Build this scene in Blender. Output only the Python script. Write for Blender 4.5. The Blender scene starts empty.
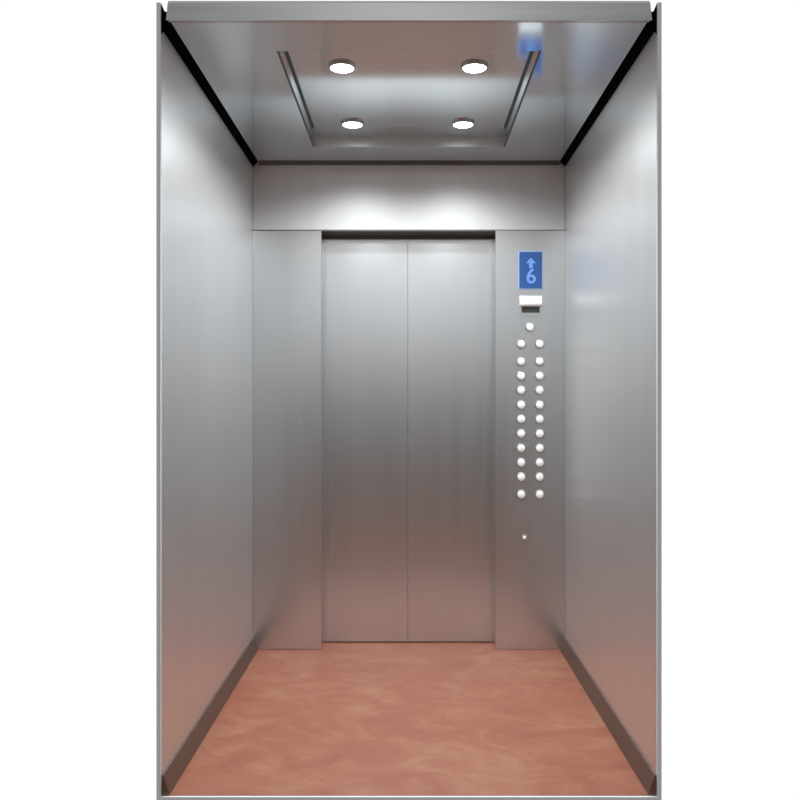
import bpy, bmesh, math
from mathutils import Vector, Matrix
S = bpy.context.scene
COL = S.collection
S.view_settings.view_transform = 'Standard'
S.view_settings.look = 'None'
S.view_settings.gamma = 1.0
S.view_settings.exposure = 0.0
S.view_settings.use_curve_mapping = False

# ---------------------------------------------------------------- materials
def mat(name, col=(.5, .5, .5), rough=.4, metal=0.0, spec=.5, aniso=0.0, arot=0.0, coat=0.0):
    m = bpy.data.materials.new(name); m.use_nodes = True
    b = m.node_tree.nodes['Principled BSDF']
    b.inputs['Base Color'].default_value = (*col, 1)
    b.inputs['Roughness'].default_value = rough
    b.inputs['Metallic'].default_value = metal
    b.inputs['Specular IOR Level'].default_value = spec
    b.inputs['Anisotropic'].default_value = aniso
    b.inputs['Anisotropic Rotation'].default_value = arot
    b.inputs['Coat Weight'].default_value = coat
    return m

def brushed(name, col, rough, scale, amount=.04, rvar=.05, bump=.0, metal=.93):
    """steel with a fine directional grain (scale: stretch of the grain per axis)"""
    m = mat(name, col, rough, metal)
    nt = m.node_tree; N = nt.nodes; L = nt.links; b = N['Principled BSDF']
    tc = N.new('ShaderNodeTexCoord'); mp = N.new('ShaderNodeMapping')
    mp.inputs['Scale'].default_value = scale
    L.new(tc.outputs['Object'], mp.inputs['Vector'])
    n = N.new('ShaderNodeTexNoise'); n.inputs['Scale'].default_value = 1.0
    n.inputs['Detail'].default_value = 5; n.inputs['Roughness'].default_value = .6
    L.new(mp.outputs['Vector'], n.inputs['Vector'])
    r = N.new('ShaderNodeMapRange')
    r.inputs['From Min'].default_value = .3; r.inputs['From Max'].default_value = .7
    r.inputs['To Min'].default_value = rough - rvar; r.inputs['To Max'].default_value = rough + rvar
    L.new(n.outputs['Fac'], r.inputs['Value']); L.new(r.outputs['Result'], b.inputs['Roughness'])
    cr = N.new('ShaderNodeValToRGB')
    cr.color_ramp.elements[0].position = .3; cr.color_ramp.elements[1].position = .7
    cr.color_ramp.elements[0].color = (*[c * (1 - amount) for c in col], 1)
    cr.color_ramp.elements[1].color = (*[min(1, c * (1 + amount)) for c in col], 1)
    L.new(n.outputs['Fac'], cr.inputs['Fac']); L.new(cr.outputs['Color'], b.inputs['Base Color'])
    if bump:
        bp = N.new('ShaderNodeBump'); bp.inputs['Strength'].default_value = bump
        bp.inputs['Distance'].default_value = .001
        L.new(n.outputs['Fac'], bp.inputs['Height']); L.new(bp.outputs['Normal'], b.inputs['Normal'])
    return m

def emit(name, col, s):
    m = mat(name, col, .4)
    b = m.node_tree.nodes['Principled BSDF']
    b.inputs['Emission Color'].default_value = (*col, 1)
    b.inputs['Emission Strength'].default_value = s
    return m

STEEL = (.61, .625, .635)
M_side  = brushed('brushed_steel_side', (.82, .84, .85), .38, (8, 8, .5), .02, .01, metal=.93)
M_front = brushed('brushed_steel_front', STEEL, .24, (14, 14, .3), .02, .01)
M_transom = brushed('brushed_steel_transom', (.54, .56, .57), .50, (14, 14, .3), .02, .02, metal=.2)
M_door  = brushed('brushed_steel_door', STEEL, .23, (12, 12, .3), .02, .01)
M_ceil  = brushed('satin_steel_ceiling', (.78, .88, .92), .11, (3, 3, 3), .02, .005, metal=.95)
M_lip   = brushed('satin_steel_lip', (.68, .69, .69), .22, (2, 2, 40), .05, .03, metal=1.0)
M_panel = brushed('satin_steel_panel', (.80, .88, .915), .11, (3, 3, 3), .02, .005, metal=.95)
M_skirt = mat('steel_skirting_floor_reflection', (.20, .145, .12), .4, .7)  # stainless skirting; the floor's dark reflection is put into this brown
M_black = mat('black_rubber_and_gap_shade', (.002, .002, .002), .8, 0, .02)  # door seal and track, also the painted shadow in the ceiling gaps
M_edge  = mat('pale_grey_edging', (.78, .86, .89), .5, 0)
M_bezel = mat('chrome_ring', (.55, .55, .55), .25, 1.0)
M_lens  = emit('lamp_glass', (1.0, .985, .97), 25.0)
M_white = mat('backlit_button_plastic', (.74, .74, .72), .4, 0, .4)
_b = M_white.node_tree.nodes['Principled BSDF']
_b.inputs['Emission Color'].default_value = (1, .99, .96, 1); _b.inputs['Emission Strength'].default_value = .18
M_seal_shade = mat('dark_seal_and_shade', (.10, .10, .10), .5, .3)  # panel seals, and shade put in as colour at door head and transom
M_frame = mat('satin_recess_frame', (.48, .56, .58), .4, .3)
M_ring  = mat('button_collar_steel', (.33, .33, .33), .4, .9)
M_screen = emit('blue_screen', (.015, .062, .21), .35)
M_glyph  = emit('pale_blue_glyph', (.10, .22, .52), .5)
M_sbez  = mat('pale_blue_screen_rim', (.28, .42, .68), .4)
M_dark  = mat('dark_slot', (.03, .03, .03), .5)
M_plate = mat('satin_white_metal', (.72, .72, .71), .35, 0)

def floor_mat():
    m = mat('salmon_marbled_floor', (.4, .18, .13), .38)
    nt = m.node_tree; N = nt.nodes; L = nt.links; b = N['Principled BSDF']
    tc = N.new('ShaderNodeTexCoord')
    mp = N.new('ShaderNodeMapping'); mp.inputs['Scale'].default_value = (2.4, 3.4, 1)
    mp.inputs['Rotation'].default_value = (0, 0, .35)
    L.new(tc.outputs['Object'], mp.inputs['Vector'])
    a = N.new('ShaderNodeTexNoise'); a.inputs['Scale'].default_value = 1.6
    a.inputs['Detail'].default_value = 7; a.inputs['Roughness'].default_value = .62
    a.inputs['Distortion'].default_value = 1.3
    L.new(mp.outputs['Vector'], a.inputs['Vector'])
    cr = N.new('ShaderNodeValToRGB'); e = cr.color_ramp.elements
    e[0].position = .30; e[0].color = (.275, .082, .045, 1)
    e[1].position = .72; e[1].color = (.38, .178, .104, 1)
    x = cr.color_ramp.elements.new(.5); x.color = (.318, .113, .064, 1)
    L.new(a.outputs['Fac'], cr.inputs['Fac'])
    v = N.new('ShaderNodeTexNoise'); v.inputs['Scale'].default_value = 3.0
    v.inputs['Detail'].default_value = 9; v.inputs['Distortion'].default_value = 2.2
    v.inputs['Roughness'].default_value = .7
    L.new(mp.outputs['Vector'], v.inputs['Vector'])
    vr = N.new('ShaderNodeValToRGB'); ve = vr.color_ramp.elements
    ve[0].position = .465; ve[0].color = (0, 0, 0, 1)
    ve[1].position = .535; ve[1].color = (0, 0, 0, 1)
    p = vr.color_ramp.elements.new(.5); p.color = (.38, .38, .38, 1)
    L.new(v.outputs['Fac'], vr.inputs['Fac'])
    mx = N.new('ShaderNodeMix'); mx.data_type = 'RGBA'
    L.new(vr.outputs['Color'], mx.inputs['Factor'])
    L.new(cr.outputs['Color'], mx.inputs['A']); mx.inputs['B'].default_value = (.26, .08, .05, 1)
    L.new(mx.outputs['Result'], b.inputs['Base Color'])
    return m
M_floor = floor_mat()

# ---------------------------------------------------------------- mesh helpers
def finish(name, bm, m, parent=None, bevel=0.0, seg=2, smooth=False, loc=None):
    bmesh.ops.recalc_face_normals(bm, faces=bm.faces)
    if bevel:
        bmesh.ops.bevel(bm, geom=list(bm.edges), offset=bevel, segments=seg, affect='EDGES', profile=.5)
    me = bpy.data.meshes.new(name); bm.to_mesh(me); bm.free()
    for f in me.polygons: f.use_smooth = smooth
    me.materials.append(m)
    o = bpy.data.objects.new(name, me); COL.objects.link(o)
    if parent: o.parent = parent
    if loc: o.location = loc
    return o

def add_box(bm, x0, x1, y0, y1, z0, z1):
    vs = [bm.verts.new(p) for p in ((x0,y0,z0),(x1,y0,z0),(x1,y1,z0),(x0,y1,z0),(x0,y0,z1),(x1,y0,z1),(x1,y1,z1),(x0,y1,z1))]
    for f in ((0,3,2,1),(4,5,6,7),(0,1,5,4),(1,2,6,5),(2,3,7,6),(3,0,4,7)): bm.faces.new([vs[i] for i in f])

def box(name, b, m, parent=None, bevel=0.0, **k):
    bm = bmesh.new(); add_box(bm, *b); return finish(name, bm, m, parent, bevel, **k)

def prism(name, pts, axis, a, b, m, parent=None, bevel=0.0, **k):
    """pts: outline in the two other axes; extruded from a to b along axis"""
    bm = bmesh.new()
    def P(p, t):
        if axis == 'y': return (p[0], t, p[1])
        if axis == 'x': return (t, p[0], p[1])
        return (p[0], p[1], t)
    A = [bm.verts.new(P(p, a)) for p in pts]; B = [bm.verts.new(P(p, b)) for p in pts]
    bm.faces.new(A); bm.faces.new(B[::-1]); n = len(pts)
    for i in range(n): bm.faces.new((A[i], A[(i+1)%n], B[(i+1)%n], B[i]))
    return finish(name, bm, m, parent, bevel, **k)

def lathe(name, prof, m, parent=None, n=40, axis='z', **k):
    """prof: (radius, height) pairs; axis 'z' or '-y' (height points toward the cab)"""
    bm = bmesh.new(); rings = []
    for r, h in prof:
        if r < 1e-6:
            p = (0, 0, h) if axis == 'z' else (0, -h, 0)
            rings.append([bm.verts.new(p)])
        else:
            R = []
            for i in range(n):
                t = 2 * math.pi * i / n
                x, y = r * math.cos(t), r * math.sin(t)
                R.append(bm.verts.new((x, y, h) if axis == 'z' else (x, -h, y)))
            rings.append(R)
    for A, B in zip(rings, rings[1:]):
        for i in range(n):
            j = (i + 1) % n
            if len(A) == 1 and len(B) == 1: continue
            if len(A) == 1: bm.faces.new((A[0], B[j], B[i]))
            elif len(B) == 1: bm.faces.new((A[i], A[j], B[0]))
            else: bm.faces.new((A[i], A[j], B[j], B[i]))
    return finish(name, bm, m, parent, smooth=True, **k)

def struct(o, label=None):
    o['kind'] = 'structure'
    if label: o['label'] = label
    return o
def thing(name, label, cat, loc, group=None):
    o = bpy.data.objects.new(name, None); COL.objects.link(o)
    o.location = loc; o.empty_display_size = .05
    o['label'] = label; o['category'] = cat
    if group: o['group'] = group
    return o

# ---------------------------------------------------------------- dimensions (m); y=0 is the door wall, the open side is at y=-1.5
EYE = 1.188; DB = 4.05; W = .748; Y0 = -1.5
ZC = EYE + 1.1455          # ceiling underside
ZP = EYE + 1.190           # raised centre of the ceiling
ZT = EYE + 1.199           # top of the slab
ZH = EYE + .8196           # door head
TW = .0115                 # wall thickness
DL, DR = -.4195, .4147     # door opening
RV = .12                   # reveal depth

# ---------------------------------------------------------------- shell
struct(box('floor', (-W, W, Y0, .20, -.012, 0), M_floor),
       'polished salmon pink marbled cab floor')
struct(box('wall_left', (-W - TW, -W, Y0 + .004, .20, -.012, ZC + .048), M_side), 'brushed steel left side wall of the lift cab')
struct(box('wall_right', (W, W + TW, Y0 + .004, .20, -.012, ZC + .048), M_side), 'brushed steel right side wall of the lift cab')
# door wall: transom over everything, left return panel
struct(box('wall_back', (-W + .0005, W - .0005, 0, .20, ZH + .005, ZC + .075), M_transom, bevel=.003),
       'brushed steel transom panel above the lift doors')
# door head lining, the soffit of the opening; shade put into its dark colour
struct(box('trim_1', (DL, DR, .003, .1195, ZH - .0, ZH + .0045), M_seal_shade), 'soffit lining of the door opening, darkened as shade')
struct(box('wall_front', (-W + .0005, DL, 0, RV, 0.0005, ZH + .003), M_front, bevel=.003),
       'brushed steel return panel left of the lift doors')
# doors
for n, x0, x1, lab in ((1, DL - .02, -.0064, 'left leaf of the closed brushed steel lift doors'),
                       (2, -.0056, DR + .02, 'right leaf of the closed brushed steel lift doors')):
    bm = bmesh.new(); add_box(bm, x0, x1, RV + .001, RV + .03, .006, ZH + .0045)
    d = struct(finish('door_%d' % n, bm, M_door, bevel=.0008), lab)
struct(box('trim_22', (DL, DR, RV - .006, RV + .0005, ZH - .017, ZH - .0003), M_seal_shade), 'dark strip standing in for shade across the top of the doors')  # strip added as the transom's shadow on the door tops
# dark rubber where the leaves meet, and the sill
struct(box('trim_2', (-.012, .012, RV + .031, RV + .04, .006, ZH), M_black), 'dark rubber seal where the door leaves meet')
struct(box('trim_3', (DL - .02, DR + .02, RV + .03, RV + .06, 0.0, .0055), M_black), 'dark door track at the sill')

# ceiling slab with a raised centre
HX, PY0, PY1 = .434, -(DB - 2.757), -(DB - 3.796)
CW = W - .030
bm = bmesh.new()
add_box(bm, -CW, -HX, Y0, -.012, ZC, ZT)
add_box(bm, HX, CW, Y0, -.012, ZC, ZT)
add_box(bm, -HX, HX, PY1, -.012, ZC, ZT)
add_box(bm, -HX, HX, Y0, PY0, ZC, ZT)
bmesh.ops.remove_doubles(bm, verts=bm.verts, dist=1e-5)
struct(finish('ceiling', bm, M_ceil), 'satin steel cab ceiling around the raised light panel')
bm = bmesh.new(); add_box(bm, -HX, HX, PY0, PY1, ZP, ZT - .0005)
struct(finish('ceiling', bm, M_panel), 'raised mirror-like steel centre panel of the ceiling')
for n, b in ((16, (-HX, -HX + .002, PY0, PY1, ZC + .0003, ZP)), (17, (HX - .002, HX, PY0, PY1, ZC + .0003, ZP)),
             (18, (-HX + .002, HX - .002, PY1 - .002, PY1, ZC + .0003, ZP)), (19, (-HX + .002, HX - .002, PY0, PY0 + .002, ZC + .0003, ZP))):
    struct(box('trim_%d' % n, b, M_frame if n > 17 else M_ceil), 'satin frame around the raised ceiling panel')
for n, s in ((20, -1), (21, 1)):
    a, b = sorted((s * (HX - .0022), s * (HX - .009)))
    struct(box('trim_%d' % n, (a, b, PY0 + .001, PY1 - .003, ZC + .0003, ZC + .0045), M_seal_shade), 'dark seal along the side of the raised ceiling panel')
# front lip of the ceiling, facing the camera side
struct(prism('trim_4', [(-CW - .012, ZC + .001), (CW + .012, ZC + .001), (CW + .007, ZT), (-CW - .007, ZT)], 'y', Y0 - .012, Y0 - .0002, M_lip),
       'steel front lip of the ceiling')
struct(box('trim_5', (-CW - .006, CW + .006, Y0 - .011, Y0, ZT + .0002, ZT + .006), M_edge), 'thin pale edging on top of the ceiling lip')
# black strips that stand in for the shadow in the ceiling gaps
def gap(n, s, lab):
    pts = [(s * (W - .0003), ZC - .018), (s * (W - .018), ZC + .001), (s * (CW + .0006), ZC + .004), (s * (CW + .0006), ZC + .034), (s * (W - .0003), ZC + .034)]
    o = prism('trim_%d' % n, pts, 'y', Y0 + .003, -.0005, M_black)
    struct(o, lab)
    pts = [(s * (W + .001), ZT + .003), (s * (W - .0005), ZT + .003), (s * (W - .009), ZC + .036), (s * (W - .024), ZC + .022), (s * (W - .022), ZC - .006), (s * (W - .0003), ZC - .035)]
    struct(prism('trim_%d' % (n + 10), pts, 'y', Y0 + .0002, Y0 + .0028, M_black), lab + ', front end')
gap(6, -1, 'black strip in place of gap shadow between left wall and ceiling')
gap(7, 1, 'black strip in place of gap shadow between right wall and ceiling')
struct(box('trim_8', (-CW, CW, -.0115, -.0005, ZC - .010, ZC + .034), M_seal_shade), 'black strip in place of gap shadow above the transom')
# pale front edges of the cut shell
for n, s in ((9, -1), (10, 1)):
    a, b = sorted((s * W, s * (W + TW + .001)))
    struct(box('trim_%d' % n, (a, b, Y0 - .006, Y0 + .0035, -.012, ZT + .004), M_edge), 'thin pale vertical edging of the %s wall' % ('left' if s < 0 else 'right'))
struct(box('trim_11', (-W, W, Y0 - .008, Y0 - .0003, -.012, -.0006), M_edge), 'thin pale edging along the front of the floor')
# skirtings
for side, s in (('left', -1), ('right', 1)):
    pts = [(s * (W - .0003), .0003), (s * (W - .025), .0003), (s * (W - .022), .012), (s * (W - .006), .060), (s * (W - .0003), .061)]
    struct(prism('baseboard_' + side, pts, 'y', Y0 + .002, -.0006, M_skirt), 'stainless skirting, darkened as floor reflection, along the %s wall' % side)

# ---------------------------------------------------------------- ceiling lights
def downlight(x, D, lab):
    t = thing('ceiling_light', lab, 'ceiling light', (x, D - DB, ZP), 'round downlights in the ceiling')
    lathe('bezel', [(.040, -.002), (.0405, -.008), (.043, -.0105), (.046, -.0095), (.048, -.006), (.048, 0.0), (.040, 0.0), (.040, -.002)], M_bezel, t)
    lathe('lens', [(0, -.0115), (.02, -.0112), (.0402, -.0085), (.0402, -.003), (0, -.003)], M_lens, t)
    ld = bpy.data.lights.new('lamp', 'SPOT'); ld.energy = 37; ld.spot_size = math.radians(156); ld.spot_blend = 1.0
    ld.shadow_soft_size = .035; ld.color = (.97, .99, 1.0)
    lo = bpy.data.objects.new('lamp', ld); COL.objects.link(lo); lo.parent = t; lo.location = (0, 0, -.05)
    return t
downlight(-.237, 2.993, 'round white ceiling downlight, left one of the front pair farthest from the doors')
downlight(.232, 2.993, 'round white ceiling downlight, right one of the front pair farthest from the doors')
downlight(-.241, 3.604, 'round white ceiling downlight, left one of the rear pair nearest the doors')
downlight(.231, 3.604, 'round white ceiling downlight, right one of the rear pair nearest the doors')

# ---------------------------------------------------------------- control panel (full-height column right of the doors)
cp = thing('control_panel', 'full-height brushed steel lift control panel with blue display and round buttons, right of doors', 'control panel', (DR, 0, 0))
def px(x): return (x - 409.5) / (845 / DB) - DR
def pz(y): return EYE + (402 - y) / (845 / DB)
box('faceplate', (0, W - .0005 - DR, 0, RV, .0005, ZH + .003), M_front, cp, bevel=.0015)
# display
cx, cz = px(531), pz(270.3)
d = box('display', (-.0585, .0585, -.004, .0, -.0915, .0915), M_sbez, cp, bevel=.0015, loc=(cx, 0, cz))
s = box('screen', (-.054, .054, -.0055, -.0042, -.087, .087), M_screen, d)
s['label'] = 'deep blue lit screen'
def glyph(name, pts):
    return prism(name, pts, 'y', -.0072, -.0057, M_glyph, d)
g = glyph('arrow_symbol', [(0, .060), (.024, .033), (.009, .033), (.009, .010), (-.009, .010), (-.009, .033), (-.024, .033)])
g.location.x = .001; g['label'] = 'pale blue upward arrow'
fc = bpy.data.curves.new('digit', 'FONT'); fc.body = '6'; fc.size = .100; fc.align_x = 'CENTER'; fc.extrude = .0007; fc.offset = .0012
fo = bpy.data.objects.new('digit_source', fc); COL.objects.link(fo)
bpy.context.view_layer.update()
me = bpy.data.meshes.new_from_object(fo.evaluated_get(bpy.context.evaluated_depsgraph_get()))
bpy.data.objects.remove(fo); me.name = 'digit'
me.transform(Matrix.Translation((.002, -.0064, -.062)) @ Matrix.Rotation(math.pi / 2, 4, 'X'))
me.materials.clear(); me.materials.append(M_glyph)
do = bpy.data.objects.new('digit', me); COL.objects.link(do); do.parent = d; do['label'] = 'pale blue digit 6'
# small hooded unit under the display
cx, cz = px(531), pz(304)
u = prism('intercom', [(0, .040), (-.008, .038), (-.018, .024), (-.023, .004), (-.023, -.006), (-.016, -.013), (0, -.014)], 'x', -.053, .053, M_plate, cp, bevel=.003, seg=3, smooth=True, loc=(cx, 0, cz))
u['label'] = 'pale hooded intercom unit'
box('backplate', (-.050, .050, -.0035, 0, -.060, -.0145), M_front, u, bevel=.001)
sl = box('slot', (-.043, .043, -.006, -.0036, -.042, -.0155), M_dark, u, bevel=.001)
sl['label'] = 'dark slot under the hood'
# single lamp dot
def cap(name, x, y, r, h, ring=True, m=M_white):
    b = lathe(name, [(0, h), (r * .45, h * .93), (r * .8, h * .66), (r * .96, h * .3), (r, 0.0)], m, cp, n=28, axis='-y', loc=(px(x), -.003, pz(y)))
    if ring:
        lathe('button_ring', [(r, -.003), (r, .002), (r + .0015, .003), (r + .0042, .002), (r + .005, -.003)], M_ring, b, n=28, axis='-y')
    return b
cap('indicator_lamp', 530.5, 327, .018, .007)
ys = [344, 361.5, 376, 390.3, 405, 419.2, 433.7, 448.2, 462.7, 477, 494.5]
first = None
for y in ys:
    for x in (521.7, 540.2):
        if first is None:
            first = cap('button', x, y, .0185, .010)
        else:
            c = first.copy(); COL.objects.link(c); c.parent = cp; c.location = (px(x), -.003, pz(y))
            for r in first.children:
                q = r.copy(); COL.objects.link(q); q.parent = c
k = cap('key_switch', 524.8, 537.5, .0085, .007)
k['label'] = 'small bright round key switch'

# ---------------------------------------------------------------- camera
cam = bpy.data.cameras.new('camera'); cam.sensor_width = 36; cam.sensor_fit = 'HORIZONTAL'
cam.lens = 845 * 36 / 800; cam.shift_x = -9.0 / 800; cam.shift_y = 2 / 800; cam.clip_start = .05
co = bpy.data.objects.new('camera', cam); COL.objects.link(co)
co.location = (0, -DB, EYE); co.rotation_euler = (math.pi / 2, 0, 0)
S.camera = co

# ---------------------------------------------------------------- world: white studio beyond the cab, made-up light gradient on the open side
w = bpy.data.worlds.new('studio'); S.world = w; w.use_nodes = True
N = w.node_tree.nodes; L = w.node_tree.links
bg = N['Background']; tc = N.new('ShaderNodeTexCoord'); sp = N.new('ShaderNodeSeparateXYZ')
L.new(tc.outputs['Generated'], sp.inputs[0])
st = N.new('ShaderNodeMapRange'); st.interpolation_type = 'SMOOTHSTEP'
st.inputs['From Min'].default_value = -.02; st.inputs['From Max'].default_value = .12
L.new(sp.outputs['Y'], st.inputs['Value'])
el = N.new('ShaderNodeMapRange'); el.inputs['From Min'].default_value = -1; el.inputs['From Max'].default_value = 1
L.new(sp.outputs['Z'], el.inputs['Value'])
rp = N.new('ShaderNodeValToRGB')      # made-up bands by elevation behind the camera, shaped for reflections in the steel
E_ = rp.color_ramp.elements
def zpos(z): return (z + 1) / 2
E_[0].position = 0; E_[0].color = (.30, .15, .11, 1)
E_[1].position = 1; E_[1].color = (2.4, 2.4, 2.4, 1)
for z, c in ((-.24, (.40, .165, .10)), (-.165, (.26, .14, .10)), (-.125, (.06, .04, .033)), (-.085, (.008, .006, .006)), (0.0, (.07, .07, .07)), (.055, (.44, .45, .46)),
             (.12, (1.08, 1.10, 1.11)), (.22, (1.2, 1.22, 1.23)), (.30, (.55, .56, .57)), (.42, (.62, .62, .62)), (.55, (.7, .7, .7)), (.75, (2.4, 2.4, 2.4))):
    e = E_.new(zpos(z)); e.color = (*c, 1)
L.new(el.outputs['Result'], rp.inputs['Fac'])
mx = N.new('ShaderNodeMix'); mx.data_type = 'RGBA'
L.new(st.outputs['Result'], mx.inputs['Factor'])
ab = N.new('ShaderNodeMath'); ab.operation = 'ABSOLUTE'; L.new(sp.outputs['X'], ab.inputs[0])
sd = N.new('ShaderNodeMapRange'); sd.interpolation_type = 'SMOOTHSTEP'
for k_, v_ in (('From Min', .0), ('From Max', .32), ('To Min', 1.1), ('To Max', .45)): sd.inputs[k_].default_value = v_
L.new(ab.outputs[0], sd.inputs['Value'])
sh = N.new('ShaderNodeMapRange'); sh.interpolation_type = 'SMOOTHSTEP'
for k_, v_ in (('From Min', .02), ('From Max', .24), ('To Min', 1.0), ('To Max', .30)): sh.inputs[k_].default_value = v_
L.new(ab.outputs[0], sh.inputs['Value'])
zf = N.new('ShaderNodeMapRange'); zf.interpolation_type = 'SMOOTHSTEP'
for k_, v_ in (('From Min', .32), ('From Max', .40)): zf.inputs[k_].default_value = v_
L.new(sp.outputs['Z'], zf.inputs['Value'])
sm = N.new('ShaderNodeMix'); sm.data_type = 'FLOAT'
L.new(zf.outputs['Result'], sm.inputs['Factor']); L.new(sd.outputs['Result'], sm.inputs['A']); L.new(sh.outputs['Result'], sm.inputs['B'])
vm = N.new('ShaderNodeVectorMath'); vm.operation = 'SCALE'
L.new(rp.outputs['Color'], vm.inputs[0]); L.new(sm.outputs['Result'], vm.inputs['Scale'])
L.new(vm.outputs['Vector'], mx.inputs['A']); mx.inputs['B'].default_value = (1.02, 1.02, 1.02, 1)
L.new(mx.outputs['Result'], bg.inputs['Color']); bg.inputs['Strength'].default_value = 1.0
